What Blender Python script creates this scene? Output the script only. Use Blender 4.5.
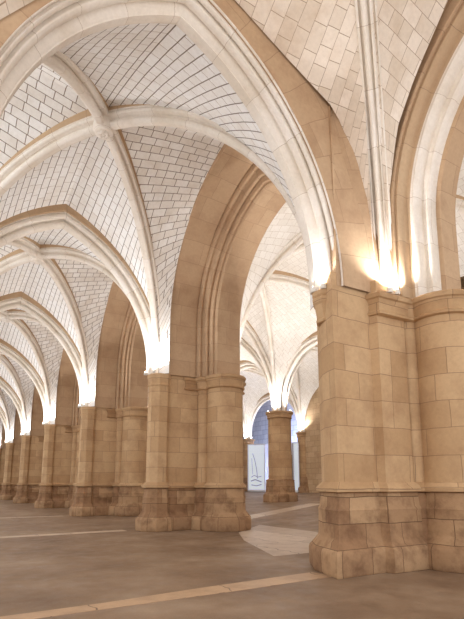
import bpy, math, random
from mathutils import Vector, Matrix
random.seed(7)
S = bpy.context.scene
for o in list(bpy.data.objects): bpy.data.objects.remove(o)
PI = math.pi
# ------------------------------------------------------------------ camera
F_PX, PITCH, YAW, PPX, PPY, EYE = 480.0, 0.17005, 0.56552, 232.0, 400.57, 1.5
cd = bpy.data.cameras.new('camera'); cam = bpy.data.objects.new('camera', cd); S.collection.objects.link(cam)
cd.sensor_fit = 'VERTICAL'; cd.sensor_height = 24; cd.lens = F_PX / 619 * 24
cd.shift_x = (232 - PPX) / 619; cd.shift_y = (PPY - 309.5) / 619
cd.clip_start = .05; cd.clip_end = 300
cam.location = (0, 0, EYE); cam.rotation_euler = (PI / 2 + PITCH, 0, -YAW)
S.camera = cam
# ------------------------------------------------------------------ world and exposure
w = bpy.data.worlds.new('world'); S.world = w; w.use_nodes = True
w.node_tree.nodes['Background'].inputs[0].default_value = (.985, .985, 1, 1)
w.node_tree.nodes['Background'].inputs[1].default_value = 1.6
S.view_settings.view_transform = 'Standard'; S.view_settings.look = 'None'
S.view_settings.gamma = 1; S.view_settings.use_curve_mapping = False
S.view_settings.exposure = 0.2
P_UP = 310.0
# ------------------------------------------------------------------ materials
def srgb(r, g, b): return tuple(((c / 255 + .055) / 1.055) ** 2.4 if c / 255 > .04045 else c / 255 / 12.92 for c in (r, g, b)) + (1,)
def base_mat(name, rough=.85):
    m = bpy.data.materials.new(name); m.use_nodes = True; nt = m.node_tree
    b = nt.nodes['Principled BSDF']; b.inputs['Roughness'].default_value = rough
    b.inputs['Specular IOR Level'].default_value = .25
    return m, nt, b
def mixc(nt, fac, a, b, mode='MIX'):
    n = nt.nodes.new('ShaderNodeMix'); n.data_type = 'RGBA'; n.blend_type = mode
    for sock, v in ((n.inputs[0], fac), (n.inputs[6], a), (n.inputs[7], b)):
        if hasattr(v, 'links'): nt.links.new(v, sock)
        else: sock.default_value = v
    return n.outputs[2]
def noise(nt, vec, scale, detail=4, rough=.6):
    n = nt.nodes.new('ShaderNodeTexNoise'); n.inputs['Scale'].default_value = scale
    n.inputs['Detail'].default_value = detail; n.inputs['Roughness'].default_value = rough
    nt.links.new(vec, n.inputs['Vector']); return n.outputs['Fac']
def ramp(nt, fac, stops):
    n = nt.nodes.new('ShaderNodeValToRGB'); e = n.color_ramp.elements
    while len(e) < len(stops): e.new(.5)
    for el, (p, c) in zip(e, stops): el.position = p; el.color = c
    nt.links.new(fac, n.inputs[0]); return n.outputs[0]
def masonry(name, c1, c2, joint, bw, rh, mort, stain=None, stain_amt=.4, bump=.35, soft=.1, rough=.88, nscale=1.3, rowdark=None, roww=.02):
    """stone blocks laid in the surface's own (metre) UV"""
    m, nt, b = base_mat(name, rough)
    uv = nt.nodes.new('ShaderNodeUVMap').outputs[0]
    geo = nt.nodes.new('ShaderNodeNewGeometry').outputs['Position']
    # slight waviness of the joints
    nv = nt.nodes.new('ShaderNodeTexNoise'); nv.inputs['Scale'].default_value = 1.7; nt.links.new(geo, nv.inputs['Vector'])
    sub = nt.nodes.new('ShaderNodeVectorMath'); sub.operation = 'SUBTRACT'; nt.links.new(nv.outputs['Color'], sub.inputs[0]); sub.inputs[1].default_value = (.5, .5, .5)
    sc = nt.nodes.new('ShaderNodeVectorMath'); sc.operation = 'MULTIPLY_ADD'; nt.links.new(sub.outputs[0], sc.inputs[0]); sc.inputs[1].default_value = (rh * .1,) * 3
    nt.links.new(uv, sc.inputs[2])
    br = nt.nodes.new('ShaderNodeTexBrick'); nt.links.new(sc.outputs[0], br.inputs['Vector'])
    br.inputs['Scale'].default_value = 1; br.inputs['Brick Width'].default_value = bw; br.inputs['Row Height'].default_value = rh
    br.inputs['Mortar Size'].default_value = mort; br.inputs['Mortar Smooth'].default_value = soft; br.inputs['Bias'].default_value = -.1
    br.offset = .43; br.squash = .7; br.squash_frequency = 3
    br.inputs['Color1'].default_value = c1; br.inputs['Color2'].default_value = c2; br.inputs['Mortar'].default_value = joint
    n1 = noise(nt, geo, nscale, 6, .62); n2 = noise(nt, geo, 14, 5, .7)
    col = br.outputs['Color']
    if stain: col = mixc(nt, ramp(nt, n1, [(.46, (0, 0, 0, 1)), (.72, (stain_amt,) * 3 + (1,))]), col, stain)
    col = mixc(nt, .35, col, mixc(nt, 1, col, ramp(nt, n2, [(.25, (.72, .7, .68, 1)), (.7, (1.08, 1.08, 1.08, 1))]), 'MULTIPLY'))
    if rowdark:   # bed joints are wider than the cross joints
        sx = nt.nodes.new('ShaderNodeSeparateXYZ'); nt.links.new(sc.outputs[0], sx.inputs[0])
        def mth(op, a, bb=None):
            q = nt.nodes.new('ShaderNodeMath'); q.operation = op; nt.links.new(a, q.inputs[0])
            if bb is not None: q.inputs[1].default_value = bb
            return q.outputs[0]
        f = mth('FRACT', mth('ADD', mth('DIVIDE', sx.outputs[1], rh), .5)); f = mth('ABSOLUTE', mth('SUBTRACT', f, .5))
        col = mixc(nt, ramp(nt, f, [(roww, (.85,) * 3 + (1,)), (roww * 1.9, (0, 0, 0, 1))]), col, rowdark)
    nt.links.new(col, b.inputs['Base Color'])
    h = nt.nodes.new('ShaderNodeMath'); h.operation = 'MULTIPLY_ADD'; nt.links.new(br.outputs['Fac'], h.inputs[0]); h.inputs[1].default_value = -.7; nt.links.new(n2, h.inputs[2])
    bp = nt.nodes.new('ShaderNodeBump'); bp.inputs['Strength'].default_value = bump; bp.inputs['Distance'].default_value = .015
    nt.links.new(h.outputs[0], bp.inputs['Height']); nt.links.new(bp.outputs[0], b.inputs['Normal'])
    return m
TAN1, TAN2 = srgb(206, 173, 134), srgb(186, 151, 112)
M_PIER = masonry('ashlar_pier_stone', TAN1, TAN2, srgb(150, 120, 92), 1.15, .50, .006, srgb(150, 112, 80), .5, .4)
M_BASE = masonry('worn_base_stone', srgb(186, 152, 116), srgb(150, 114, 84), srgb(108, 82, 60), .95, .47, .007, srgb(112, 80, 58), .8, .6, nscale=2.4)
M_ARCH = masonry('arch_voussoir_stone', srgb(198, 168, 136), srgb(188, 157, 125), srgb(164, 134, 106), 1.3, .62, .005, srgb(158, 124, 96), .5, .25)
M_RIB = masonry('pale_rib_stone', srgb(240, 232, 222), srgb(232, 222, 208), srgb(170, 148, 126), 3.0, .95, .003, srgb(210, 192, 168), .4, .15)
M_FILLET = masonry('tan_rib_fillet_stone', srgb(196, 168, 136), srgb(184, 154, 122), srgb(150, 126, 102), 3.0, .95, .004, srgb(180, 150, 120), .5, .15)
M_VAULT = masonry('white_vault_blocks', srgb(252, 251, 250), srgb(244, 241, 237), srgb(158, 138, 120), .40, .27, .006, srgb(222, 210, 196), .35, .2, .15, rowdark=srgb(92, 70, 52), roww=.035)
M_VAULT_SIDE = masonry('white_side_vault_bricks', srgb(250, 248, 245), srgb(236, 230, 222), srgb(116, 94, 76), .42, .24, .010, srgb(204, 188, 168), .4, .2, .15)
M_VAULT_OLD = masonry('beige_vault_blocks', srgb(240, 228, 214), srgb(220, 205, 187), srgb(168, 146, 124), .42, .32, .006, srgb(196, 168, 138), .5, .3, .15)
M_VAULT_FAR = masonry('pale_vault_blocks', srgb(242, 236, 228), srgb(232, 225, 215), srgb(190, 174, 156), .46, .30, .006, srgb(222, 210, 194), .3, .15, .15)
M_WALL = masonry('wall_stone', srgb(206, 178, 142), srgb(190, 160, 124), srgb(136, 108, 80), .9, .45, .007, srgb(160, 124, 92), .5, .25)
def floor_mat():
    m, nt, b = base_mat('worn_brown_floor', .48)
    geo = nt.nodes.new('ShaderNodeNewGeometry').outputs['Position']
    n1 = noise(nt, geo, .55, 6, .6); n2 = noise(nt, geo, 3.2, 6, .7); n3 = noise(nt, geo, 40, 3, .6)
    c = ramp(nt, n1, [(.3, srgb(118, 95, 76)), (.5, srgb(140, 116, 94)), (.68, srgb(164, 142, 120))])
    c = mixc(nt, .6, c, mixc(nt, 1, c, ramp(nt, n2, [(.3, (.72, .69, .67, 1)), (.65, (1.1, 1.1, 1.1, 1))]), 'MULTIPLY'))
    c = mixc(nt, .4, c, mixc(nt, 1, c, ramp(nt, n3, [(.3, (.75, .74, .73, 1)), (.7, (1.12, 1.12, 1.12, 1))]), 'MULTIPLY'))
    nt.links.new(c, b.inputs['Base Color'])
    nt.links.new(ramp(nt, n2, [(.3, (.34,) * 3 + (1,)), (.7, (.62,) * 3 + (1,))]), b.inputs['Roughness'])
    bp = nt.nodes.new('ShaderNodeBump'); bp.inputs['Strength'].default_value = .25; bp.inputs['Distance'].default_value = .01
    nt.links.new(n2, bp.inputs['Height']); nt.links.new(bp.outputs[0], b.inputs['Normal'])
    return m
M_FLOOR = floor_mat()
M_SLAB = masonry('pale_floor_slabs', srgb(204, 186, 166), srgb(184, 164, 144), srgb(120, 98, 80), 1.4, 5, .012, srgb(160, 136, 114), .6, .2, rough=.4, nscale=2.2)
M_SLAB2 = masonry('buff_floor_slabs', srgb(192, 160, 128), srgb(170, 140, 112), srgb(112, 90, 72), 1.9, 5, .010, srgb(150, 122, 98), .6, .2, rough=.45, nscale=2.2)
def plain(name, c, rough=.5, emit=0, metal=0):
    m, nt, b = base_mat(name, rough); geo = nt.nodes.new('ShaderNodeTexCoord').outputs['Object']
    n = noise(nt, geo, 8, 3); k = tuple(x * .93 for x in c[:3]) + (1,)
    nt.links.new(ramp(nt, n, [(.35, k), (.65, c)]), b.inputs['Base Color']); b.inputs['Metallic'].default_value = metal
    if emit: b.inputs['Emission Color'].default_value = c; b.inputs['Emission Strength'].default_value = emit
    return m
M_PANEL = plain('white_panel_paint', srgb(222, 222, 226))
M_PANELSIDE = plain('grey_panel_edge', srgb(196, 192, 190))
M_HOUSING = plain('white_lamp_housing', srgb(235, 230, 220), .4)
M_LENS = plain('lamp_lens', (1, .96, .9, 1), .3, 30)
M_DARK = plain('dark_recess', srgb(40, 36, 36), .6)
M_INK = plain('grey_ink', srgb(164, 174, 188), .8)
M_BLUEPAPER = plain('pale_blue_print_added_glow', srgb(208, 218, 230), .6, .45)  # emission added to brighten the print, which is no light source
# ------------------------------------------------------------------ helpers
def tag(o, label=None, cat=None, group=None, kind=None):
    if label: o['label'] = label
    if cat: o['category'] = cat
    if group: o['group'] = group
    if kind: o['kind'] = kind
    return o
def link(o, parent=None):
    S.collection.objects.link(o)
    if parent: o.parent = parent
    return o
def empty(name, loc, label, cat, group=None):
    o = bpy.data.objects.new(name, None); o.location = loc; o.empty_display_size = .3; link(o); return tag(o, label, cat, group)
class MB:
    """mesh builder: grids, prisms, each face carries a metre uv"""
    def __init__(s): s.v = []; s.f = []; s.uv = []; s.mi = []
    def face(s, idx, uvs, mi=0): s.f.append(idx); s.uv.append(uvs); s.mi.append(mi)
    def grid(s, rows, U, V, closed=False, flip=False, mi=0, faces=None):
        o = len(s.v); n = len(rows[0])
        for r in rows: s.v += [tuple(p) for p in r]
        m = n if closed else n - 1
        for i in range(len(rows) - 1):
            for j in range(m):
                a, b_, c, d = i * n + j, i * n + (j + 1) % n, (i + 1) * n + (j + 1) % n, (i + 1) * n + j
                ids = [o + a, o + b_, o + c, o + d]
                uj = U[i][j + 1] if hasattr(U[0], '__len__') else U[j + 1]; u0 = U[i][j] if hasattr(U[0], '__len__') else U[j]
                u1j = U[i + 1][j + 1] if hasattr(U[0], '__len__') else uj; u10 = U[i + 1][j] if hasattr(U[0], '__len__') else u0
                uv = [(u0, V[i]), (uj, V[i]), (u1j, V[i + 1]), (u10, V[i + 1])]
                if flip: ids.reverse(); uv.reverse()
                s.face(ids, uv, mi[j] if hasattr(mi, '__len__') else mi)
        return o
    def loft(s, levels, cap_top=True, cap_bot=True, mi=0, u_off=0):
        """levels = [(z, [(x,y)...ccw])]"""
        poly0 = levels[0][1]; U = [u_off]
        for i in range(len(poly0)):
            a, b_ = poly0[i], poly0[(i + 1) % len(poly0)]; U.append(U[-1] + math.dist(a, b_))
        rows = [[(x, y, z) for x, y in pl] for z, pl in levels]
        V = [0]
        for i in range(1, len(levels)):
            dz = abs(levels[i][0] - levels[i - 1][0]); dd = math.dist(levels[i][1][0], levels[i - 1][1][0]); V.append(V[-1] + math.hypot(dz, min(dd, .3)))
        V = [levels[0][0] + x for x in V]
        o = s.grid(rows, U, V, closed=True, mi=mi); n = len(poly0)
        if cap_bot: s.face([o + i for i in range(n)][::-1], [(p[0], p[1]) for p in poly0][::-1], mi)
        if cap_top: k = o + (len(levels) - 1) * n; s.face([k + i for i in range(n)], [(p[0], p[1]) for p in levels[-1][1]], mi)
    def box(s, x0, x1, y0, y1, z0, z1, mi=0):
        s.loft([(z0, [(x0, y0), (x1, y0), (x1, y1), (x0, y1)]), (z1, [(x0, y0), (x1, y0), (x1, y1), (x0, y1)])], mi=mi)
    def build(s, name, mats, parent=None, smooth=None, origin=None):
        me = bpy.data.meshes.new(name); vs = s.v
        if origin: vs = [(x - origin[0], y - origin[1], z - origin[2]) for x, y, z in s.v]
        me.from_pydata(vs, [], s.f); 
        mats = mats if isinstance(mats, (list, tuple)) else [mats]
        for m in mats: me.materials.append(m)
        uvl = me.uv_layers.new(name='UVMap'); flat = []
        for uv in s.uv:
            for u in uv: flat += [u[0], u[1]]
        uvl.data.foreach_set('uv', flat); me.polygons.foreach_set('material_index', s.mi)
        if smooth is not None:
            me.polygons.foreach_set('use_smooth', [True] * len(s.f))
            import bmesh
            bm = bmesh.new(); bm.from_mesh(me)
            for e in bm.edges:
                if len(e.link_faces) == 2 and e.calc_face_angle(0) > math.radians(smooth): e.smooth = False
            bm.to_mesh(me); bm.free()
        me.validate(); me.update()
        o = bpy.data.objects.new(name, me); link(o, parent)
        if origin and not parent: o.location = origin
        return o
def circ(cx, cy, r, n=28, a0=0): return [(cx + r * math.cos(a0 + 2 * PI * i / n), cy + r * math.sin(a0 + 2 * PI * i / n)) for i in range(n)]
def offset(poly, d):
    out = []; n = len(poly)
    for i in range(n):
        p0, p1, p2 = Vector(poly[i - 1]), Vector(poly[i]), Vector(poly[(i + 1) % n])
        n1 = Vector((p1.y - p0.y, p0.x - p1.x)).normalized(); n2 = Vector((p2.y - p1.y, p1.x - p2.x)).normalized()
        b_ = n1 + n2; k = b_.length_squared
        out.append(tuple(p1 + b_ * (2 * d / max(k, .8))))
    return out
def arc_curve(P, Q, stilt=0, n=20):
    """points from springer P to apex Q on a circular arc tangent to vertical at P (+stilt)"""
    P, Q = Vector(P), Vector(Q); hv = Vector((Q.x - P.x, Q.y - P.y, 0)); d = hv.length; hd = hv.normalized()
    r = Q.z - P.z - stilt; a = (d * d + r * r) / (2 * d); top = math.atan2(r, a - d)
    pts = []
    if stilt: pts += [P + Vector((0, 0, stilt * i / 5)) for i in range(5)]
    for i in range(n + 1):
        t = top * i / n; pts.append(P + hd * (a - a * math.cos(t)) + Vector((0, 0, stilt + a * math.sin(t))))
    return pts
def resample(pts, n):
    pts = [Vector(p) for p in pts]; L = [0]
    for a, b_ in zip(pts, pts[1:]): L.append(L[-1] + (b_ - a).length)
    out = []; j = 0
    for i in range(n + 1):
        t = L[-1] * i / n
        while j < len(pts) - 2 and L[j + 1] < t: j += 1
        k = (t - L[j]) / max(1e-9, L[j + 1] - L[j]); out.append(pts[j].lerp(pts[j + 1], k))
    return out
def sweep(mb, path, prof, side, mi=0, kink=None, v0=0):
    """path in a vertical plane; side = horizontal unit normal of that plane; prof = [(b, n)] open list, n outward (away from the opening)"""
    rows = []; V = [v0]; n = len(path)
    for i, p in enumerate(path):
        a = path[max(0, i - 1)]; c = path[min(n - 1, i + 1)]
        t1 = (p - a).normalized() if i else (c - p).normalized(); t2 = (c - p).normalized() if i < n - 1 else t1
        def nrm(t):
            q = side.cross(t); return q
        n1, n2 = nrm(t1), nrm(t2); m = (n1 + n2).normalized(); m = m / max(.5, m.dot(n1))
        rows.append([p + side * b_ + m * nn for b_, nn in prof])
        if i: V.append(V[-1] + (p - a).length)
    U = [0]
    for a, b_ in zip(prof, prof[1:]): U.append(U[-1] + math.dist(a, b_))
    mb.grid(rows, U, V, mi=mi, flip=True)
    for r_, fl in ((rows[0], False), (rows[-1], True)):
        o = len(mb.v); mb.v += [tuple(q) for q in r_]; ids = list(range(o, o + len(r_)))
        uv = [pr for pr in prof]
        if fl: ids.reverse(); uv = uv[::-1]
        mb.face(ids, uv, mi if not hasattr(mi, '__len__') else mi[0])
def mirror_prof(h): return [(-b_, n) for b_, n in h[::-1]] + h
def full_arch(P, Q, P2, stilt=0, n=20):
    a = arc_curve(P, Q, stilt, n); b_ = arc_curve(P2, Q, stilt, n); return a + b_[::-1][1:]
def outward(path, side, mid):
    """make sure side x tangent points away from the opening"""
    t = (path[1] - path[0]).normalized(); q = side.cross(t)
    return side if q.dot(path[0] - mid) > 0 else -side
def roll(cb, cn, r, a0, a1, k=5): return [(cb + r * math.cos(math.radians(a0 + (a1 - a0) * i / k)), cn + r * math.sin(math.radians(a0 + (a1 - a0) * i / k))) for i in range(k + 1)]
# rib profiles (half), from the underside outwards and up
H_DIAG = [(.04, -.01)] + roll(.03, .07, .085, -70, 80) + [(.052, .165), (.06, .195), (.11, .20), (.12, .21)] + roll(.14, .265, .055, -80, 75) + [(.155, .325), (.19, .345), (.20, .37), (.20, .58)]
PR_DIAG = mirror_prof(H_DIAG)
H_TRANS = [(.06, 0)] + roll(.05, .09, .09, -75, 75) + [(.06, .19), (.075, .225), (.14, .215), (.16, .22)] + roll(.19, .29, .075, -80, 75) + [(.22, .365), (.27, .385), (.30, .41), (.31, .70)]
PR_TRANS = mirror_prof(H_TRANS)
H_TALL = roll(0, .07, .07, -88, 30, 5) + [(.055, .14), (.06, .18), (.10, .18)] + roll(.15, .15, .055, -110, 50, 6) + [(.17, .21), (.18, .26), (.22, .26)] + roll(.255, .26, .04, -90, 60, 4) + [(.27, .33), (.31, .34), (.31, .62)]
PR_THICK = mirror_prof(H_DIAG[:-1] + [(.21, .45), (.34, .46), (.35, 1.1)])
def fillet_mi(prof, thr):   # the plain outer fillet is of tanner stone than the rolls
    return [1 if min(a[1], b_[1]) >= thr - .001 else 0 for a, b_ in zip(prof, prof[1:])]
# ------------------------------------------------------------------ layout
Y0, BAY = 6.6, 8.344
def YK(k): return Y0 + BAY * k
XC = 3.03                      # axis of the near nave
SPR = 5.1
NB = 7                         # bays of the near nave beyond the first pier
# ------------------------------------------------------------------ structure: floor, walls
def ground(x):                 # the floor climbs gently under the further naves
    if x < 10.5: return 0
    if x < 18: return .41 * (x - 10.5) / 7.5
    if x < 27.5: return .41 + .31 * (x - 18) / 9.5
    return .72
XS = [-6, 10.5, 18, 27.5, 40]; rows = [[(x, y, ground(x)) for x in XS] for y in (-6, 72)]
mb = MB(); mb.grid(rows, XS, [-6, 72]); tag(mb.build('floor', M_FLOOR), kind='structure')
def strip(n, pts, mat, du=0):
    mb = MB(); o = [(x, y, ground(x) + .004) for x, y in pts]; b0 = [(x, y, ground(x) - .03) for x, y in pts]; k = len(pts)
    mb.v += b0 + o; mb.face(list(range(k, 2 * k)), [(x + du, y) for x, y in pts])
    for i in range(k): j = (i + 1) % k; mb.face([i, j, k + j, k + i], [(0, 0), (1, 0), (1, .1), (0, .1)])
    tag(mb.build('trim_%d' % n, mat), kind='structure')
strip(1, [(-.3, 6.0), (2.1, 6.0), (4.2, 5.98), (5.75, 6.02), (5.75, 6.5), (3.6, 6.42), (2.1, 6.3), (-.3, 6.3)], M_SLAB2)
strip(2, [(-.3, 14.9), (2.4, 15.0), (5.6, 15.05), (5.6, 15.5), (-.3, 15.3)], M_SLAB)
strip(3, [(-.3, 23.2), (5.6, 23.2), (5.6, 23.6), (-.3, 23.6)], M_SLAB)
strip(4, [(6.3, 8.3), (8.6, 8.2), (9.2, 9.4), (10.45, 11.6), (10.45, 14.6), (8.3, 12.7), (7.3, 10.9)], M_SLAB)
strip(5, [(10.55, 16.2), (17.9, 19.3), (17.9, 20.3), (10.55, 17.2)], M_SLAB)
# ------------------------------------------------------------------ piers
def nest(poly, z_list): return [(z, offset(poly, d)) for z, d in z_list]
BASE_Z = [(0, .25), (.05, .275), (.33, .275), (.38, .26), (.42, .22), (.56, .10), (.60, .09), (1.0, .08), (1.04, .09), (1.10, .055), (1.33, .04)]
STRING_Z = [(1.33, .02), (1.35, .11), (1.41, .12), (1.50, .03), (1.52, 0)]
OCT_FLUSH = [(9.55, -.5), (9.55, .75), (7.0, .75), (6.45, .35), (6.14, -.1), (6.0, -.55), (6.95, -.57), (7.0, -.72), (7.72, -.76), (7.76, -.5)]
BODY = [(9.55, -.42), (9.55, .62), (6.5, .62), (6.35, .42), (6.35, -.1), (6.84, -.42)]
OCT = circ(6.48, -.15, .37, 8, PI / 8)
def shaft_levels(poly, z0, z1): return [(z0, poly), (z1, poly)]
def make_pier(name, Yk, label, big=False, group='compound piers along the arcade'):
    root = empty(name, (7.8, Yk, 0), label, 'pier', group)
    org = (7.8, 0, 0)
    body = OCT_FLUSH if big else BODY
    body = body[::-1] if sum((body[i][0] - body[i - 1][0]) * (body[i][1] + body[i - 1][1]) for i in range(len(body))) > 0 else body
    def P(n, polys, zs, mat, smooth=40):
        m = MB()
        for k, pl in enumerate(polys): m.loft(nest(pl, zs), u_off=k * 1.7)
        o = m.build(n, mat, root, smooth, org); return o
    rounds = [circ(8.5, -1.1, .60, 32), circ(8.5, 1.2, .60, 32)]
    nooks = [circ(7.95, -.62, .21, 16), circ(9.3, -.62, .21, 16), circ(7.95, .72, .21, 16)]
    allp = [body] + rounds + nooks + ([] if big else [OCT])
    P('plinth', allp, BASE_Z, M_BASE, 30)
    P('string_course', allp, STRING_Z, M_PIER, 30)
    top = SPR - .28
    P('pier_body', [body], [(1.5, 0), (8.6 if not big else 5.4, 0)] if False else [(1.5, 0), (SPR + .25, 0)], M_PIER)
    for r_ in rounds: P('half_column', [r_], [(1.5, .02), (SPR - .42, .0)], M_PIER)
    P('nook_shaft', nooks, [(1.5, .0), (SPR - .42, .0)], M_PIER)
    if not big: P('respond_shaft', [OCT], [(1.5, .0), (SPR - .32, 0)], M_PIER)
    # ledge-like capitals
    LZ = [(SPR - .46, 0), (SPR - .44, .07), (SPR - .40, .08), (SPR - .36, .03), (SPR - .22, .04), (SPR - .14, .07), (SPR - .12, .11), (SPR - .05, .13), (SPR - .02, .10), (SPR, .04)]
    led = [(9.5, -.42), (9.5, .6), (7.35, .6), (7.35, -.42)]
    if big: led = [(9.5, -.42), (9.5, .6), (7.0, .6), (6.98, -.56), (7.02, -.75), (7.74, -.79), (7.8, -.5), (7.84, -.42)]
    led = led[::-1] if sum((led[i][0] - led[i - 1][0]) * (led[i][1] + led[i - 1][1]) for i in range(len(led))) > 0 else led
    P('ledge_capital', [led] + rounds + nooks, LZ, M_PIER, 30)
    # octagonal capital of the nave respond with a tapering corbel course
    oc = circ(6.48, -.15, .37, 8, PI / 8) if not big else circ(6.27, -.16, .21, 8, PI / 8)
    OZ = [(SPR - .62, -.05), (SPR - .60, .02), (SPR - .56, .03), (SPR - .52, -.01), (SPR - .40, .03), (SPR - .26, .05), (SPR - .22, .08), (SPR - .15, .09), (SPR - .12, .06), (SPR - .08, .09), (SPR, .09)] if big else \
         [(SPR - .42, -.02), (SPR - .40, .02), (SPR - .36, .03), (SPR - .33, .01), (SPR - .18, .02), (SPR - .12, .04), (SPR, .04)]
    P('respond_capital', [oc], OZ, M_PIER, 25)
    return root
def copy_tree(o, parent=None, loc=None):
    c = o.copy(); S.collection.objects.link(c); c.parent = parent
    if loc is not None: c.location = loc
    for ch in list(o.children): copy_tree(ch, c)
    return c
make_pier('compound_pier', YK(0), 'massive tan stone compound pier filling the right foreground', True)
pier = make_pier('compound_pier', YK(1), 'second compound stone pier, in mid picture left of the passage with the round column')
PL = [None, None, 'third stone pier down the arcade, directly behind the mid-picture pier',
      'fourth stone pier down the arcade, narrow shaft lit at its head, behind the third pier',
      'fifth stone pier down the arcade, left of the fourth',
      'sixth stone pier down the arcade, small and nearly at the left edge',
      'furthest stone pier visible at the left edge of the arcade']
for k in range(2, 7):
    c = copy_tree(pier, None, (7.8, YK(k), 0)); c['label'] = PL[k]
# ------------------------------------------------------------------ near nave: arches, ribs, cells
def vec(*a): return Vector(a)
def transverse(k):
    y = YK(k) - .05; xl = 2 * XC - 5.95
    path = full_arch((6.08, y, SPR), (XC, y, 9.55), (2 * XC - 6.08, y, SPR))
    mb = MB(); side = outward(path, vec(0, 1, 0), vec(XC, y, SPR)); sweep(mb, path, PR_TRANS, side, fillet_mi(PR_TRANS, .385))
    return mb, path
AL = {1: 'pale moulded pointed arch crossing the nave from the mid-picture pier', 2: 'pointed nave arch springing from the third pier', 3: 'pointed nave arch springing from the fourth pier',
      4: 'pointed nave arch springing from the fifth pier', 5: 'small pointed nave arch springing from the sixth pier', 6: 'furthest pointed nave arch at the left edge'}
proto = None
for k in range(1, NB):
    if proto is None:
        mb, _ = transverse(1); proto = mb.build('transverse_arch', [M_RIB, M_FILLET], None, 35, (5.95, YK(1) - .05, SPR)); o = proto
    else: o = proto.copy(); S.collection.objects.link(o); o.location.y = YK(k) - .05
    tag(o, AL[k], 'arch', 'pointed arches crossing the near nave')
# the first, much thicker arch: moulded inner order plus broad plain outer order
root = empty('great_transverse_arch', (5.95, 6.6, SPR), 'huge pointed arch with broad tan outer band rising from the foreground pier', 'arch')
y = 6.6; path = full_arch((5.97, y, SPR), (XC, y, 9.45), (.26, y, SPR), n=28); side = outward(path, vec(0, 1, 0), vec(XC, y, SPR))
def arch_ord(name, prof, mat, sm=35, parent=root, path=path, side=side):
    if side.y < 0 or side.x < 0: prof = [(-b_, n) for b_, n in prof][::-1]
    mb = MB(); sweep(mb, path, prof, side); 
    return mb.build(name, mat, parent, sm, tuple(parent.location))
inner = [(-.30, .40), (-.27, .36), (-.24, .20), (-.20, .06), (-.17, .03), (-.165, 0), (-.02, 0), (.03, .03), (.05, .2), (.05, .4), (.12, .8)]
mould = [(-.62, .50), (-.61, .46), (-.58, .455), (-.575, .49), (-.545, .49)] + roll(-.50, .40, .055, 140, 300, 6) + [(-.455, .41), (-.43, .43)] + roll(-.365, .275, .085, 150, 320, 7) + [(-.275, .31), (-.26, .36), (-.25, .6)]
inner = [(b_, n * .56) for b_, n in inner]; mould = [(b_, n * .56) for b_, n in mould]
arch_ord('inner_order', inner, M_RIB); arch_ord('roll_moulding', mould, M_RIB, 30)
# broad outer band: masonry diaphragm following the arch, its crown rising behind the vault of the first bay
mb = MB(); fr, bk = [], []
ext = arc_curve((6.55, 6.0, SPR), (XC, 6.0, 10.15), 0, 28); ext = ext + [Vector((2 * XC - p.x, p.y, p.z)) for p in ext[::-1][1:]]
inn = [vec(p.x, 6.0, p.z) for p in path]; inn2 = []
for i, p in enumerate(path):
    a = path[max(0, i - 1)]; c = path[min(len(path) - 1, i + 1)]; t = (c - a).normalized(); q = side.cross(t); inn2.append(p + q * .27)
rows = []; V = [0]
for i, p in enumerate(inn2):
    f0 = vec(p.x, 5.98, p.z); rr = 1.9
    a = path[max(0, i - 1)]; c = path[min(len(path) - 1, i + 1)]; q = side.cross((c - a).normalized()); e = f0 + q * rr
    rows.append([vec(p.x, 6.5, p.z), f0, f0.lerp(e, .33), f0.lerp(e, .66), e, vec(e.x, 6.55, e.z)])
    if i: V.append(V[-1] + (p - inn2[i - 1]).length)
mb.grid(rows, [0, .5, 1.1, 1.75, 2.4, 3], V, flip=(side.y > 0)); mb.build('outer_order', M_ARCH, root, 35, tuple(root.location))
# spandrel above the foreground pier between great arch and nave vault springer
sp = MB()
lft = [vec(6.13, 6.04, SPR), vec(6.1, 6.0, 6.2), vec(6.05, 5.96, 7.2), vec(6.03, 5.94, 8.0), vec(6.02, 5.93, 8.75)]
rgt = [vec(7.22, 6.04, SPR), vec(7.12, 5.98, 6.0), vec(6.95, 5.9, 6.9), vec(6.6, 5.85, 7.8), vec(6.15, 5.86, 8.7)]
lft2, rgt2 = resample(lft, 10), resample(rgt, 10); rows = []
for a, b_ in zip(lft2, rgt2):
    r_ = []
    for j in range(7):
        t = j / 6; q = a.lerp(b_, t); q.y += .10 * math.sin(PI * t) * min(1, (q.z - SPR) / 1.5); r_.append(q)
    rows.append([vec(a.x, 6.6, a.z)] + r_ + [vec(b_.x, 6.9, b_.z)])
sp.grid(rows, [0, .5, .7, .9, 1.1, 1.3, 1.5, 1.7, 2.4], [SPR + .35 * i for i in range(11)]); sp.build('spandrel', M_ARCH, root, 50, tuple(root.location))

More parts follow.
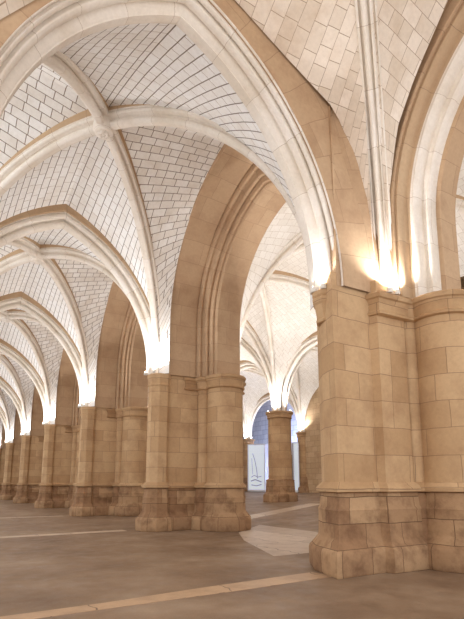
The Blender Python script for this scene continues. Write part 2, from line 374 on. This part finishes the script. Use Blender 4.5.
def cell(mb, A, B, bulge=.12, nu=10, nt=22, up=(0, 0, 1), match=0.0, along=False):
    """vault web between two curves running from springer to crown; courses follow the rulings"""
    A, B = [Vector(p) for p in A], resample(B, nt)
    h0, h1 = Vector((B[0].x, B[0].y)), Vector((B[-1].x, B[-1].y)); Au = resample(A, nt); fine = resample(A, 240)
    a0, a1 = Vector((fine[0].x, fine[0].y)), Vector((fine[-1].x, fine[-1].y)); out = []
    for i, b_ in enumerate(B):
        fu = i / nt; fh = (Vector((b_.x, b_.y)) - h0).length / (h1 - h0).length
        dist = [(Vector((p.x, p.y)) - a0).length / (a1 - a0).length for p in (fine[int(240 * fu)],)][0]
        tgt = dist * (1 - match) + fh * match; k = 0
        while k < 240 and (Vector((fine[k].x, fine[k].y)) - a0).length / (a1 - a0).length < tgt - 1e-6: k += 1
        out.append(fine[k])
    A = out; A[-1] = fine[-1]; ax = (B[-1] - A[-1]); ax.z = 0; ax.normalize(); rows = []; u0 = 0; U = []; V = [0]; upv = Vector(up)
    for i, (a, b_) in enumerate(zip(A, B)):
        L = (b_ - a).length; r_ = []
        for j in range(nu + 1):
            t = j / nu; r_.append(a.lerp(b_, t) + upv * (bulge * L * .25 * 4 * t * (1 - t)))
        rows.append(r_)
        if along and i: u0 += (a - A[i - 1]).dot((b_ - a).normalized()) if L > .05 else 0
        U.append([u0 + L * j / nu for j in range(nu + 1)] if along else [q.dot(ax) for q in r_])
        if i: V.append(V[-1] + ((a - A[i - 1]).length + (b_ - B[i - 1]).length) / 2)
    mb.grid(rows, U, V)
# one bay of the near nave (k -> k+1), in coordinates relative to YK(k)
def nave_bay_parts(first=False):
    bz = 10.22; bx = XC; by = BAY / 2
    out = {}
    ribs = []
    for sx in (1, -1):
        for (ys, dy) in ((.18, 1), (BAY - .28, -1)):
            px = XC + sx * 3.22; P = vec(px, ys, SPR); Q = vec(bx, by, bz)
            ribs.append((P, Q))
    out['ribs'] = ribs
    web = MB(); old = MB()
    for sx in (1, -1):
        for near in (True, False):
            ys = .15 if near else BAY - .25
            D = arc_curve((XC + sx * 3.2, ys, SPR), (bx, by, bz + .5), 0)
            ty = (.25 if near else BAY - .35)
            T = arc_curve((XC + sx * 3.45, ty, SPR), (XC, ty, 10.22), 0)
            if first and near: T = arc_curve((XC + sx * (3.1 if sx > 0 else 2.8), .02, SPR), (XC, .02, 9.47), 0)
            cell(web, D, T, .10, match=1.0)
            # side cell up to the arcade wall arch
            py = .7 if near else BAY - .62
            Wc = arc_curve((XC + sx * 3.57, py, SPR), (XC + sx * 3.62, by, 11.35), 1.75)
            D2 = arc_curve((XC + sx * 3.3, ys, SPR), (bx, by, bz + .5), 0)
            cell(old, D2, Wc, .06, match=.85)
    out['web'] = web; out['old'] = old
    return out
bp_ = nave_bay_parts()
BL = {0: 'white block vault web of the bay between the foreground arch and the mid-picture pier', 1: 'vault web of the second bay', 2: 'vault web of the third bay'}
first = None
for k in range(0, NB):
    if k == 0:
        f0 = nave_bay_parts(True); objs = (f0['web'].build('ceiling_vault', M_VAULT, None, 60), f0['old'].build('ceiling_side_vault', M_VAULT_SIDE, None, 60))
        for q in objs: q.location.y = YK(0)
    elif first is None:
        a = bp_['web'].build('ceiling_vault', M_VAULT, None, 60); b_ = bp_['old'].build('ceiling_side_vault', M_VAULT_SIDE, None, 60); first = (a, b_)
        a.location.y = b_.location.y = YK(1); objs = first
    else:
        objs = [q.copy() for q in first]
        for q in objs: S.collection.objects.link(q); q.location.y = YK(k)
    for q in objs: tag(q, kind='structure')
RL = ['from the {p} towards the far side of the boss']
pn = ['foreground pier', 'mid-picture pier', 'third pier', 'fourth pier', 'fifth pier', 'sixth pier', 'furthest pier', 'far end']
ordn = ['first', 'second', 'third', 'fourth', 'fifth', 'sixth', 'seventh']
def rib_obj(P, Q, label, group, prof=PR_DIAG, name='diagonal_rib', parent=None, stilt=0, mat=None):
    pth = arc_curve(P, Q, stilt, 22); h = vec(Q.x - P.x, Q.y - P.y, 0).normalized(); side = vec(-h.y, h.x, 0)
    side = outward(pth, side, vec(Q.x, Q.y, P.z)); mb = MB(); sweep(mb, pth, prof, side, fillet_mi(prof, .345))
    o = mb.build(name, [M_RIB, M_FILLET], parent, 35, tuple(P)); return tag(o, label, 'rib', group)
rib_first = []
for k in range(0, NB):
    for i, (P, Q) in enumerate(bp_['ribs']):
        which = (pn[k] if i % 2 == 0 else pn[k + 1]); sd = 'right' if i < 2 else 'left'
        if sd == 'right': lab = 'diagonal vault rib of the %s bay rising from the %s to the boss' % (ordn[k], which)
        else: lab = '%s bay vault rib falling left from the boss, %s half' % (ordn[k], 'nearer' if i % 2 == 0 else 'further')
        if k == 0: o = rib_obj(P + vec(0, Y0, 0), Q + vec(0, Y0, 0), lab, 'diagonal ribs of the near nave vault'); rib_first.append(o)
        else:
            o = rib_first[i].copy(); S.collection.objects.link(o); o.location = rib_first[i].location + vec(0, BAY * k, 0); o['label'] = lab
# bosses: disc with carved collar
def make_boss(loc, label, r=.26):
    root = empty('vault_boss', loc, label, 'boss', 'carved bosses where ribs cross')
    m = MB(); zs = [(-.10, r * .72), (-.08, r * .86), (-.02, r * .9), (.02, r), (.14, r), (.3, r * .9)]
    m.loft([(z, circ(0, 0, q, 24)) for z, q in zs]); m.build('boss_disc', M_RIB, root, 35)
    m = MB()
    for i in range(6):
        a = i * PI / 3; m.loft([(-.15, circ(.10 * math.cos(a), .10 * math.sin(a), .03, 8)), (-.12, circ(.10 * math.cos(a), .10 * math.sin(a), .06, 8)), (-.07, circ(.10 * math.cos(a), .10 * math.sin(a), .07, 8))])
    m.loft([(-.16, circ(0, 0, .03, 8)), (-.12, circ(0, 0, .06, 8)), (-.07, circ(0, 0, .07, 8))])
    m.build('boss_flower', M_RIB, root, 60); return root
b0 = make_boss((XC, Y0 + BAY / 2, 10.2), 'round carved boss at the rib crossing in the upper left of the picture')
for k in range(1, 4):
    c = copy_tree(b0, None, (XC, YK(k) + BAY / 2, 10.2)); c['label'] = ['', 'smaller boss at the rib crossing seen under the second arch', 'tiny boss of the third bay seen under the third arch', 'tiny boss of the fourth bay near the left edge'][k]
# ------------------------------------------------------------------ arcade arches between piers
AX = 8.5
def arcade_profiles():
    pl = [(-1.92, 1.7), (-1.92, .73), (-1.90, .70), (-.86, .66), (-.82, .70), (-.8, 1.5)]
    mo = [(-.84, .9), (-.84, .60)] + [(-.78 + .06 * math.cos(math.radians(a)), .54 + .06 * math.sin(math.radians(a))) for a in range(160, 331, 34)] + \
         [(-.70, .50), (-.69, .42)] + [(-.62 + .07 * math.cos(math.radians(a)), .34 + .07 * math.sin(math.radians(a))) for a in range(150, 331, 36)] + \
         [(-.55, .30), (-.545, .22)] + [(-.50 + .05 * math.cos(math.radians(a)), .15 + .05 * math.sin(math.radians(a))) for a in range(150, 331, 36)] + [(-.42, .10), (-.42, .9)]
    inn = [(-.44, .9), (-.44, .06), (-.38, 0), (.52, 0), (.58, .06), (.58, .5), (.66, .52), (.70, 1.4)]
    return pl, mo, inn
APL, AMO, AIN = arcade_profiles()
def arcade(k, parent_label, big=False):
    ya, yb = YK(k) + 1.27, YK(k + 1) - 1.22; ym = YK(k) + BAY / 2
    path = full_arch((AX, ya, SPR), (AX, ym, 10.45), (AX, yb, SPR), 1.75, 22)
    root = empty('arcade_arch', (AX, yb, SPR), parent_label, 'arch', 'arches of the arcade between compound piers')
    side = outward(path, vec(1, 0, 0), vec(AX, ym, SPR))
    pl = APL if not big else [(-1.02, 1.9), (-1.02, .40), (-1.0, .38), (-.94, .40), (-.88, .44), (-.86, 1.5)]
    for nm, pr, mt in (('outer_order', pl, M_ARCH), ('roll_moulding', AMO if not big else [(-.90 + (b_ + .84) * 2.1, n * .7) for b_, n in AMO], M_ARCH if not big else M_RIB), ('inner_order', AIN if not big else [(-.04, .9), (-.04, .06), (.0, 0)] + AIN[3:], M_ARCH)):
        p2 = pr if side.x > 0 else [(-b_, n) for b_, n in pr][::-1]
        mb = MB(); two = big and nm == 'roll_moulding'; sweep(mb, path, p2, side, fillet_mi(p2, .27) if two else 0); mb.build(nm, [mt, M_FILLET] if two else mt, root, 35, tuple(root.location))
    return root
arcade(-1, 'great moulded arcade arch curving up at the right edge from the foreground pier ledge', True)
ar = arcade(0, 'deep tan arcade arch between the mid-picture pier and the foreground pier')
AAL = ['', 'arcade arch between the mid-picture pier and the third pier', 'arcade arch between third and fourth piers', 'arcade arch between fourth and fifth piers', 'arcade arch between fifth and sixth piers', 'arcade arch between sixth and furthest piers']
for k in range(1, 6):
    c = copy_tree(ar, None, (AX, YK(k + 1) - 1.22, SPR)); c['label'] = AAL[k]
# ------------------------------------------------------------------ first bay vault, over the camera
D1s, B1 = vec(7.28, 5.93, SPR), vec(XC - .35, 2.4, 10.35)
rib_obj(D1s, B1, 'tall pale rib cluster rising from the foreground pier ledge to the top edge', None, mirror_prof([(b_ * .72, n * .9) for b_, n in H_TALL]))
web = MB()
bd = [vec(7.3, 6.02, SPR), vec(7.12, 5.98, 6.0), vec(6.95, 5.9, 6.9), vec(6.6, 5.87, 7.8), vec(6.1, 5.9, 8.68), vec(4.86, 5.95, 9.32), vec(3.77, 5.95, 9.85), vec(XC, 5.95, 10.05)]
cell(web, arc_curve(D1s + vec(-.1, .1, 0), B1 + vec(0, 0, .45)), bd, .05, match=.15, along=True)
wa = [vec(7.42, 5.75, SPR), vec(7.35, 5.82, 6.45), vec(7.33, 5.72, 7.1), vec(7.33, 5.41, 8.47), vec(7.33, 4.93, 9.27), vec(7.33, 4.46, 9.85), vec(7.33, 4.1, 10.3), vec(7.33, 3.3, 10.9), vec(7.33, 2.4, 11.3)]
cell(web, arc_curve(D1s + vec(.1, -.1, 0), B1 + vec(0, 0, .45)), wa, .05, match=.5, along=True)
# nearer and left-hand halves of the same bay
D2s = vec(7.5, -.9, SPR); D3s, D4s = vec(-1.2, 5.75, SPR), vec(-1.2, -.9, SPR)
cell(web, arc_curve(D2s, B1 + vec(0, 0, .45)), [vec(7.33, 4.8 - p.y, p.z) for p in wa], .05)
lb = [vec(-1.1, 5.95, SPR), vec(-.7, 5.95, 6.1), vec(-.15, 5.95, 6.6), vec(.3, 5.95, 7.3), vec(.8, 5.95, 8.0), vec(1.83, 5.95, 9.05), vec(XC, 5.95, 10.05)]
cell(web, arc_curve(D3s, B1 + vec(0, 0, .45)), lb, .05)
cell(web, arc_curve(D4s, B1 + vec(0, 0, .45)), [vec(p.x, -1.15, p.z) for p in lb], .05)
cell(web, arc_curve(D2s, B1 + vec(0, 0, .45)), arc_curve((7.3, -1.15, SPR), (XC, -1.15, 10.05)), .05)
for a_ in (D3s, D4s): cell(web, arc_curve(a_, B1 + vec(0, 0, .45)), arc_curve((-1.3, a_.y * .9, SPR), (-1.3, 2.4, 10.9)), .05)
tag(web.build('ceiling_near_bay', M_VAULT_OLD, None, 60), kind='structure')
# ------------------------------------------------------------------ walls out of the frame; left kept low and open for world fill light
def wall(name, x0, x1, y0, y1, z0=0, z1=13, mat=None):
    m = MB(); m.box(x0, x1, y0, y1, z0, z1); return tag(m.build(name, mat or M_WALL), kind='structure')
wall('wall_left', -2.2, -1.4, -2, 68, 0, .9)
mbw = MB()
for k in range(-1, 8):
    yy = YK(k); mbw.box(-1.45, -.3, yy - .6, yy + .6, 0, SPR + .2)
tag(mbw.build('wall_left_piers', M_PIER), kind='structure')
wall('wall_end', -2.2, 40, 66, 67)
# ------------------------------------------------------------------ second and third naves
X2, X3 = 18.25, 27.3; SP2 = 5.8
def column(loc, label, r=.72, h=SP2):
    root = empty('round_column', loc, label, 'column', 'columns of the farther naves')
    m = MB(); P8 = circ(0, 0, 1, 8, PI / 8)
    def oc(q): return [(x * q, y * q) for x, y in P8]
    m.loft([(-.1, oc(r + .36)), (.38, oc(r + .36)), (.55, oc(r + .20)), (1.2, oc(r + .16)), (1.25, oc(r + .18)), (1.32, oc(r + .05))]); m.build('plinth', M_BASE, root, 20)
    m = MB(); z1 = h - loc[2]
    m.loft([(1.3, circ(0, 0, r, 28)), (z1 - .4, circ(0, 0, r * .97, 28))]); m.build('shaft', M_PIER, root, 40)
    m = MB(); m.loft([(z1 - .42, circ(0, 0, r, 28)), (z1 - .38, circ(0, 0, r + .06, 28)), (z1 - .32, circ(0, 0, r + .02, 28)), (z1 - .15, circ(0, 0, r + .06, 28)), (z1 - .12, circ(0, 0, r + .13, 28)), (z1, circ(0, 0, r + .14, 28))])
    m.build('capital', M_PIER, root, 30); return root
column((X2, YK(2), .41), 'round column with lit capital seen through the passage right of the mid-picture pier')
column((X2, YK(1), .41), 'round column of the middle row hidden behind the foreground pier')
column((X2, YK(3), .41), 'round column of the middle row hidden behind the mid-picture pier')
column((X3, YK(3), .70), 'slim distant column on the right of the round column, before the side wall', .46)
column((X3, YK(4), .70), 'distant column peeping out beside the right edge of the mid-picture pier', .55)
def far_nave(xl, xr, sl, sr, apz, ks, nm):
    xm = (xl + xr) / 2
    for k in ks:
        y = YK(k)
        pr = PR_TRANS if nm != 'second' or k != 1 else mirror_prof([(b_ * 1.5, n * 1.1) for b_, n in H_TRANS[:-1]] + [(.52, .55), (.53, 1.35)])
        pa = arc_curve((xl, y, sl), (xm, y, apz), 0, 20) + arc_curve((xr, y, sr), (xm, y, apz), 0, 20)[::-1][1:]
        side = outward(pa, vec(0, 1, 0), vec(xm, y, sl)); mb = MB(); sweep(mb, pa, pr, side, fillet_mi(pr, .385))
        tag(mb.build('transverse_arch', [M_RIB, M_FILLET], None, 35, (xl, y, sl)), {('second', 1): 'wide moulded arch leaving the right side of the mid-picture pier across the next nave', ('second', 2): 'moulded arch reaching the round column from the left', ('second', 0): 'arch of the second nave behind the foreground pier, hidden', ('second', 3): 'further arch of the second nave behind the round column', ('second', 4): 'furthest arch of the second nave, behind the mid-picture pier',
             ('third', 1): 'hidden arch of the third nave nearest the viewer', ('third', 2): 'moulded arch rising to the right from the round column', ('third', 3): 'arch of the third nave ending on the slim distant column', ('third', 4): 'arch of the third nave behind the distant left column', ('third', 5): 'furthest arch of the third nave'}[(nm, k)], 'arch', 'arches of the farther naves')
    for k in ks[:-1]:
        ya, yb = YK(k), YK(k + 1); bs = vec(xm, (ya + yb) / 2, apz - .1); web = MB()
        for x0, s0, sx in ((xl, sl, -1), (xr, sr, 1)):
            for yy, sy in ((ya, 1), (yb, -1)):
                P = vec(x0 + sx * .05, yy + sy * .15, s0)
                thick = nm == 'second' and k == 0 and sx < 0 and sy < 0
                rib_obj(P, bs, '%s nave diagonal rib, %s bay, %s %s quarter' % (nm, ordn[k], 'left' if sx < 0 else 'right', 'near' if sy > 0 else 'far'), 'diagonal ribs of the farther naves', prof=PR_THICK if thick else PR_DIAG)
                D = arc_curve(P + vec(sx * .1, 0, 0), bs + vec(0, 0, .56))
                T = arc_curve((x0 + sx * .3, yy + sy * .2, s0), (xm, yy + sy * .2, apz + .62)); cell(web, D, T, .08, match=1.0)
                W = arc_curve((x0 + sx * .25, yy + sy * .45, s0), (x0 + sx * .25, (ya + yb) / 2, 9.9), .3)
                if nm == 'second' and sx < 0: W = arc_curve((9.12, yy + sy * .95, s0), (9.12, (ya + yb) / 2, 11.15), 1.6)
                cell(web, D, W, .05, match=.85)
        tag(web.build('ceiling_%s_nave' % nm, M_VAULT_FAR, None, 60), kind='structure')
        c = copy_tree(b0, None, tuple(bs)); c['label'] = 'boss of the %s nave vault, %s bay, seen through the passage' % (nm, ordn[k])
far_nave(9.62, 17.75, 5.45, SP2, 11.9, [0, 1, 2, 3, 4], 'second')
far_nave(18.75, 26.9, SP2, SP2, 11.6, [1, 2, 3, 4, 5], 'third')
# arches running along the two farther rows
def row_arch(x, k, spr, apz, label, prof=PR_TRANS):
    ya, yb = YK(k) + .5, YK(k + 1) - .5; ym = (ya + yb) / 2
    pth = full_arch((x, ya, spr), (x, ym, apz), (x, yb, spr), .3, 18); side = outward(pth, vec(1, 0, 0), vec(x, ym, spr)); mb = MB(); sweep(mb, pth, prof, side, fillet_mi(prof, .385))
    tag(mb.build('row_arch', [M_RIB, M_FILLET], None, 35, (x, ya, spr)), label, 'arch', 'arches along the farther column rows')
row_arch(X2, 1, SP2, 9.3, 'arch along the column row, from the round column towards the viewer')
row_arch(X2, 2, SP2, 9.3, 'arch along the column row, receding behind the round column')
row_arch(X2, 3, SP2, 9.3, 'arch along the column row, furthest back')
row_arch(X3, 3, SP2, 9.3, 'arch framing the blue-lit wall between the two distant columns')
row_arch(X3, 4, SP2, 9.3, 'arch beyond the distant left column')
wall('wall_side', 27.2, 27.9, -1.2, YK(3) - .1)
wall('wall_right', 33.5, 34.5, -1.2, 67, 0, 14, masonry('cool_wall_blocks', srgb(205, 208, 216), srgb(186, 190, 202), srgb(150, 154, 172), .95, .55, .02, None, 0, .2))
mb = MB(); mb.box(-2.2, 40, -2.2, 67, 13.0, 13.3); tag(mb.build('ceiling_slab', M_WALL), kind='structure')
# ------------------------------------------------------------------ lamps
def make_uplight(loc, label, group='uplights on the capitals', power=P_UP, tilt=(0, 0), lit=True, ang=150):
    root = empty('uplight', loc, label, 'lamp', group)
    m = MB(); m.loft([(0, circ(0, 0, .05, 12)), (.02, circ(0, 0, .06, 12)), (.10, circ(0, 0, .05, 12))]); m.build('housing', M_HOUSING, root, 35)
    m = MB(); m.loft([(.10, circ(0, 0, .044, 12)), (.115, circ(0, 0, .03, 12))]); m.build('lens', M_LENS, root, 35)
    if lit:
        ld = bpy.data.lights.new('uplight_bulb', 'SPOT'); ld.energy = power; ld.color = (1, .985, .975); ld.spot_size = math.radians(ang); ld.spot_blend = .6; ld.shadow_soft_size = .05
        lo = bpy.data.objects.new('uplight_bulb', ld); link(lo, root); lo.location = (0, 0, .17); lo.rotation_euler = (PI + tilt[0], tilt[1], 0)
    return root
names_p = ['foreground pier', 'mid-picture pier', 'third pier', 'fourth pier', 'fifth pier', 'sixth pier', 'furthest pier']
for k in range(7):
    if k == 0: pts = [(6.03, 6.29), (6.0, 6.52)]
    else: pts = [(6.12, YK(k) - .48), (6.03, YK(k) + .02)]
    for j, (x, y) in enumerate(pts):
        make_uplight((x, y, SPR), '%s small bright uplight on the nave capital of the %s' % (['nearer', 'further'][j], names_p[k]), power=P_UP * (.32 if k == 0 else .75))
make_uplight((7.24, 5.75, SPR), 'left of two bright uplights on the foreground pier ledge below the tall rib', power=P_UP * .28)
make_uplight((7.44, 5.74, SPR), 'right of two bright uplights on the foreground pier ledge below the tall rib', power=P_UP * .4)
make_uplight((9.25, YK(1) - .95, SPR), 'uplight on the right end of the mid-picture pier ledge', power=P_UP)
for k in range(-1, 7):
    make_uplight((-.18, YK(k), SPR + .2), 'added uplight on the left-hand pier opposite the %s, outside the picture' % (names_p[k] if k >= 0 else 'viewer'), power=P_UP * 2.2)  # unseen lamps, added to brighten the vault all over
for k, xo in ((1, X2), (2, X2), (3, X2)):
    for j, (dx, dy) in enumerate(((-.6, -.35), (.45, -.55), (-.45, .55), (.6, .35))):
        make_uplight((xo + dx, YK(k) + dy, SP2), 'uplight on the %s of the %s capital' % (['left front', 'right front', 'left back', 'right back'][j], ['', 'hidden first middle-row column', 'round column', 'hidden third middle-row column'][k]), power=P_UP * 1.25)
for k in (3, 4):
    for dx, dy in ((-.5, -.2), (0, -.5)):
        make_uplight((X3 + dx, YK(k) + dy, SP2), 'uplight on the distant %s column capital, %s' % ('right' if k == 3 else 'left', 'left side' if dx else 'front side'), power=P_UP * 1.4)
for k in range(0, 4): make_uplight((9.75, YK(k) + .1, SPR), 'uplight on the far nave side of the %s' % names_p[k], power=P_UP * 1.5)
# blue-gelled floodlight washing the far wall
fl = empty('floodlight', (30.5, 36, .72), 'blue floodlight on the floor washing the far wall', 'lamp')
m = MB(); m.box(-.2, .2, -.15, .15, 0, .25); m.build('housing', M_HOUSING, fl)
ld = bpy.data.lights.new('flood_bulb', 'SPOT'); ld.energy = 11000; ld.color = (.56, .67, 1); ld.spot_size = 2.6; ld.shadow_soft_size = .2
lo = bpy.data.objects.new('flood_bulb', ld); link(lo, fl); lo.location = (0, 0, .5); lo.rotation_euler = (0, math.radians(-115), 0)
# ------------------------------------------------------------------ exhibition panels in the third nave
def ray_point(px, Y):   # plan position on the sight line, used to read positions off the photograph
    a = YAW + math.atan((px - 232) / 487); return (Y * math.tan(a), Y)
def display_panel(cx, cy, wd, ht, dp, ang, label, marks=True):
    root = empty('display_panel', (cx, cy, .72), label, 'display panel'); root.rotation_euler.z = ang
    m = MB(); m.box(-wd / 2, wd / 2, 0, dp, 0, ht); m.build('panel_box', M_PANELSIDE, root)
    m = MB(); t = .09
    m.box(-wd / 2, wd / 2, -.04, 0, 0, t * 2); m.box(-wd / 2, wd / 2, -.04, 0, ht - t, ht); m.box(-wd / 2, -wd / 2 + t, -.04, 0, 0, ht); m.box(wd / 2 - t, wd / 2, -.04, 0, 0, ht); m.build('frame', M_PANEL, root)
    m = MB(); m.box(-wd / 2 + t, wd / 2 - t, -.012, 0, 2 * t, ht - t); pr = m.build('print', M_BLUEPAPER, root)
    if marks:
        m = MB()
        def stroke(pts, wdt):
            for (a, b_) in zip(pts, pts[1:]):
                d = Vector((b_[0] - a[0], b_[1] - a[1])).normalized(); n = Vector((-d.y, d.x)) * wdt
                o = len(m.v)
                for p, s in ((a, 1), (b_, 1), (b_, -1), (a, -1)): m.v.append((p[0] + n.x * s, -.018, p[1] + n.y * s))
                m.face([o, o + 1, o + 2, o + 3], [(0, 0)] * 4)
        H = ht
        stroke([(-.35, H * .8), (-.15, H * .66), (0, H * .5), (.08, H * .36), (.1, H * .27)], .03); stroke([(-.5, H * .3), (-.2, H * .34), (.1, H * .3), (.5, H * .32)], .03)
        stroke([(-.55, H * .22), (-.1, H * .25), (.5, H * .2)], .05); stroke([(-.5, H * .14), (0, H * .12), (.5, H * .15)], .04); stroke([(-.45, H * .7), (-.4, H * .5), (-.35, H * .36)], .02)
        m.build('drawing', M_INK, pr)
    return root
x, y = ray_point(256.5, 36.5); display_panel(x, y, 1.75, 4.35, .8, -1.0, 'pale blue-white exhibition panel with a grey line drawing, left of the round column')
x, y = ray_point(296.5, 31.6); p2 = display_panel(x, y, .55, 4.2, 1.0, -.62, 'narrow white exhibition panel seen edge-on right of the round column', False)
x, y = ray_point(290.8, 31.5)
sc = empty('dark_screen', (x, y, .72), 'black screen case peeping out right of the round column', 'screen'); m = MB(); m.box(-.2, .2, 0, .3, 0, 3.1); m.build('case', M_DARK, sc)
m = MB(); m.box(-.3, .3, -.05, .35, -.02, .06); m.build('foot', M_PANEL, sc)
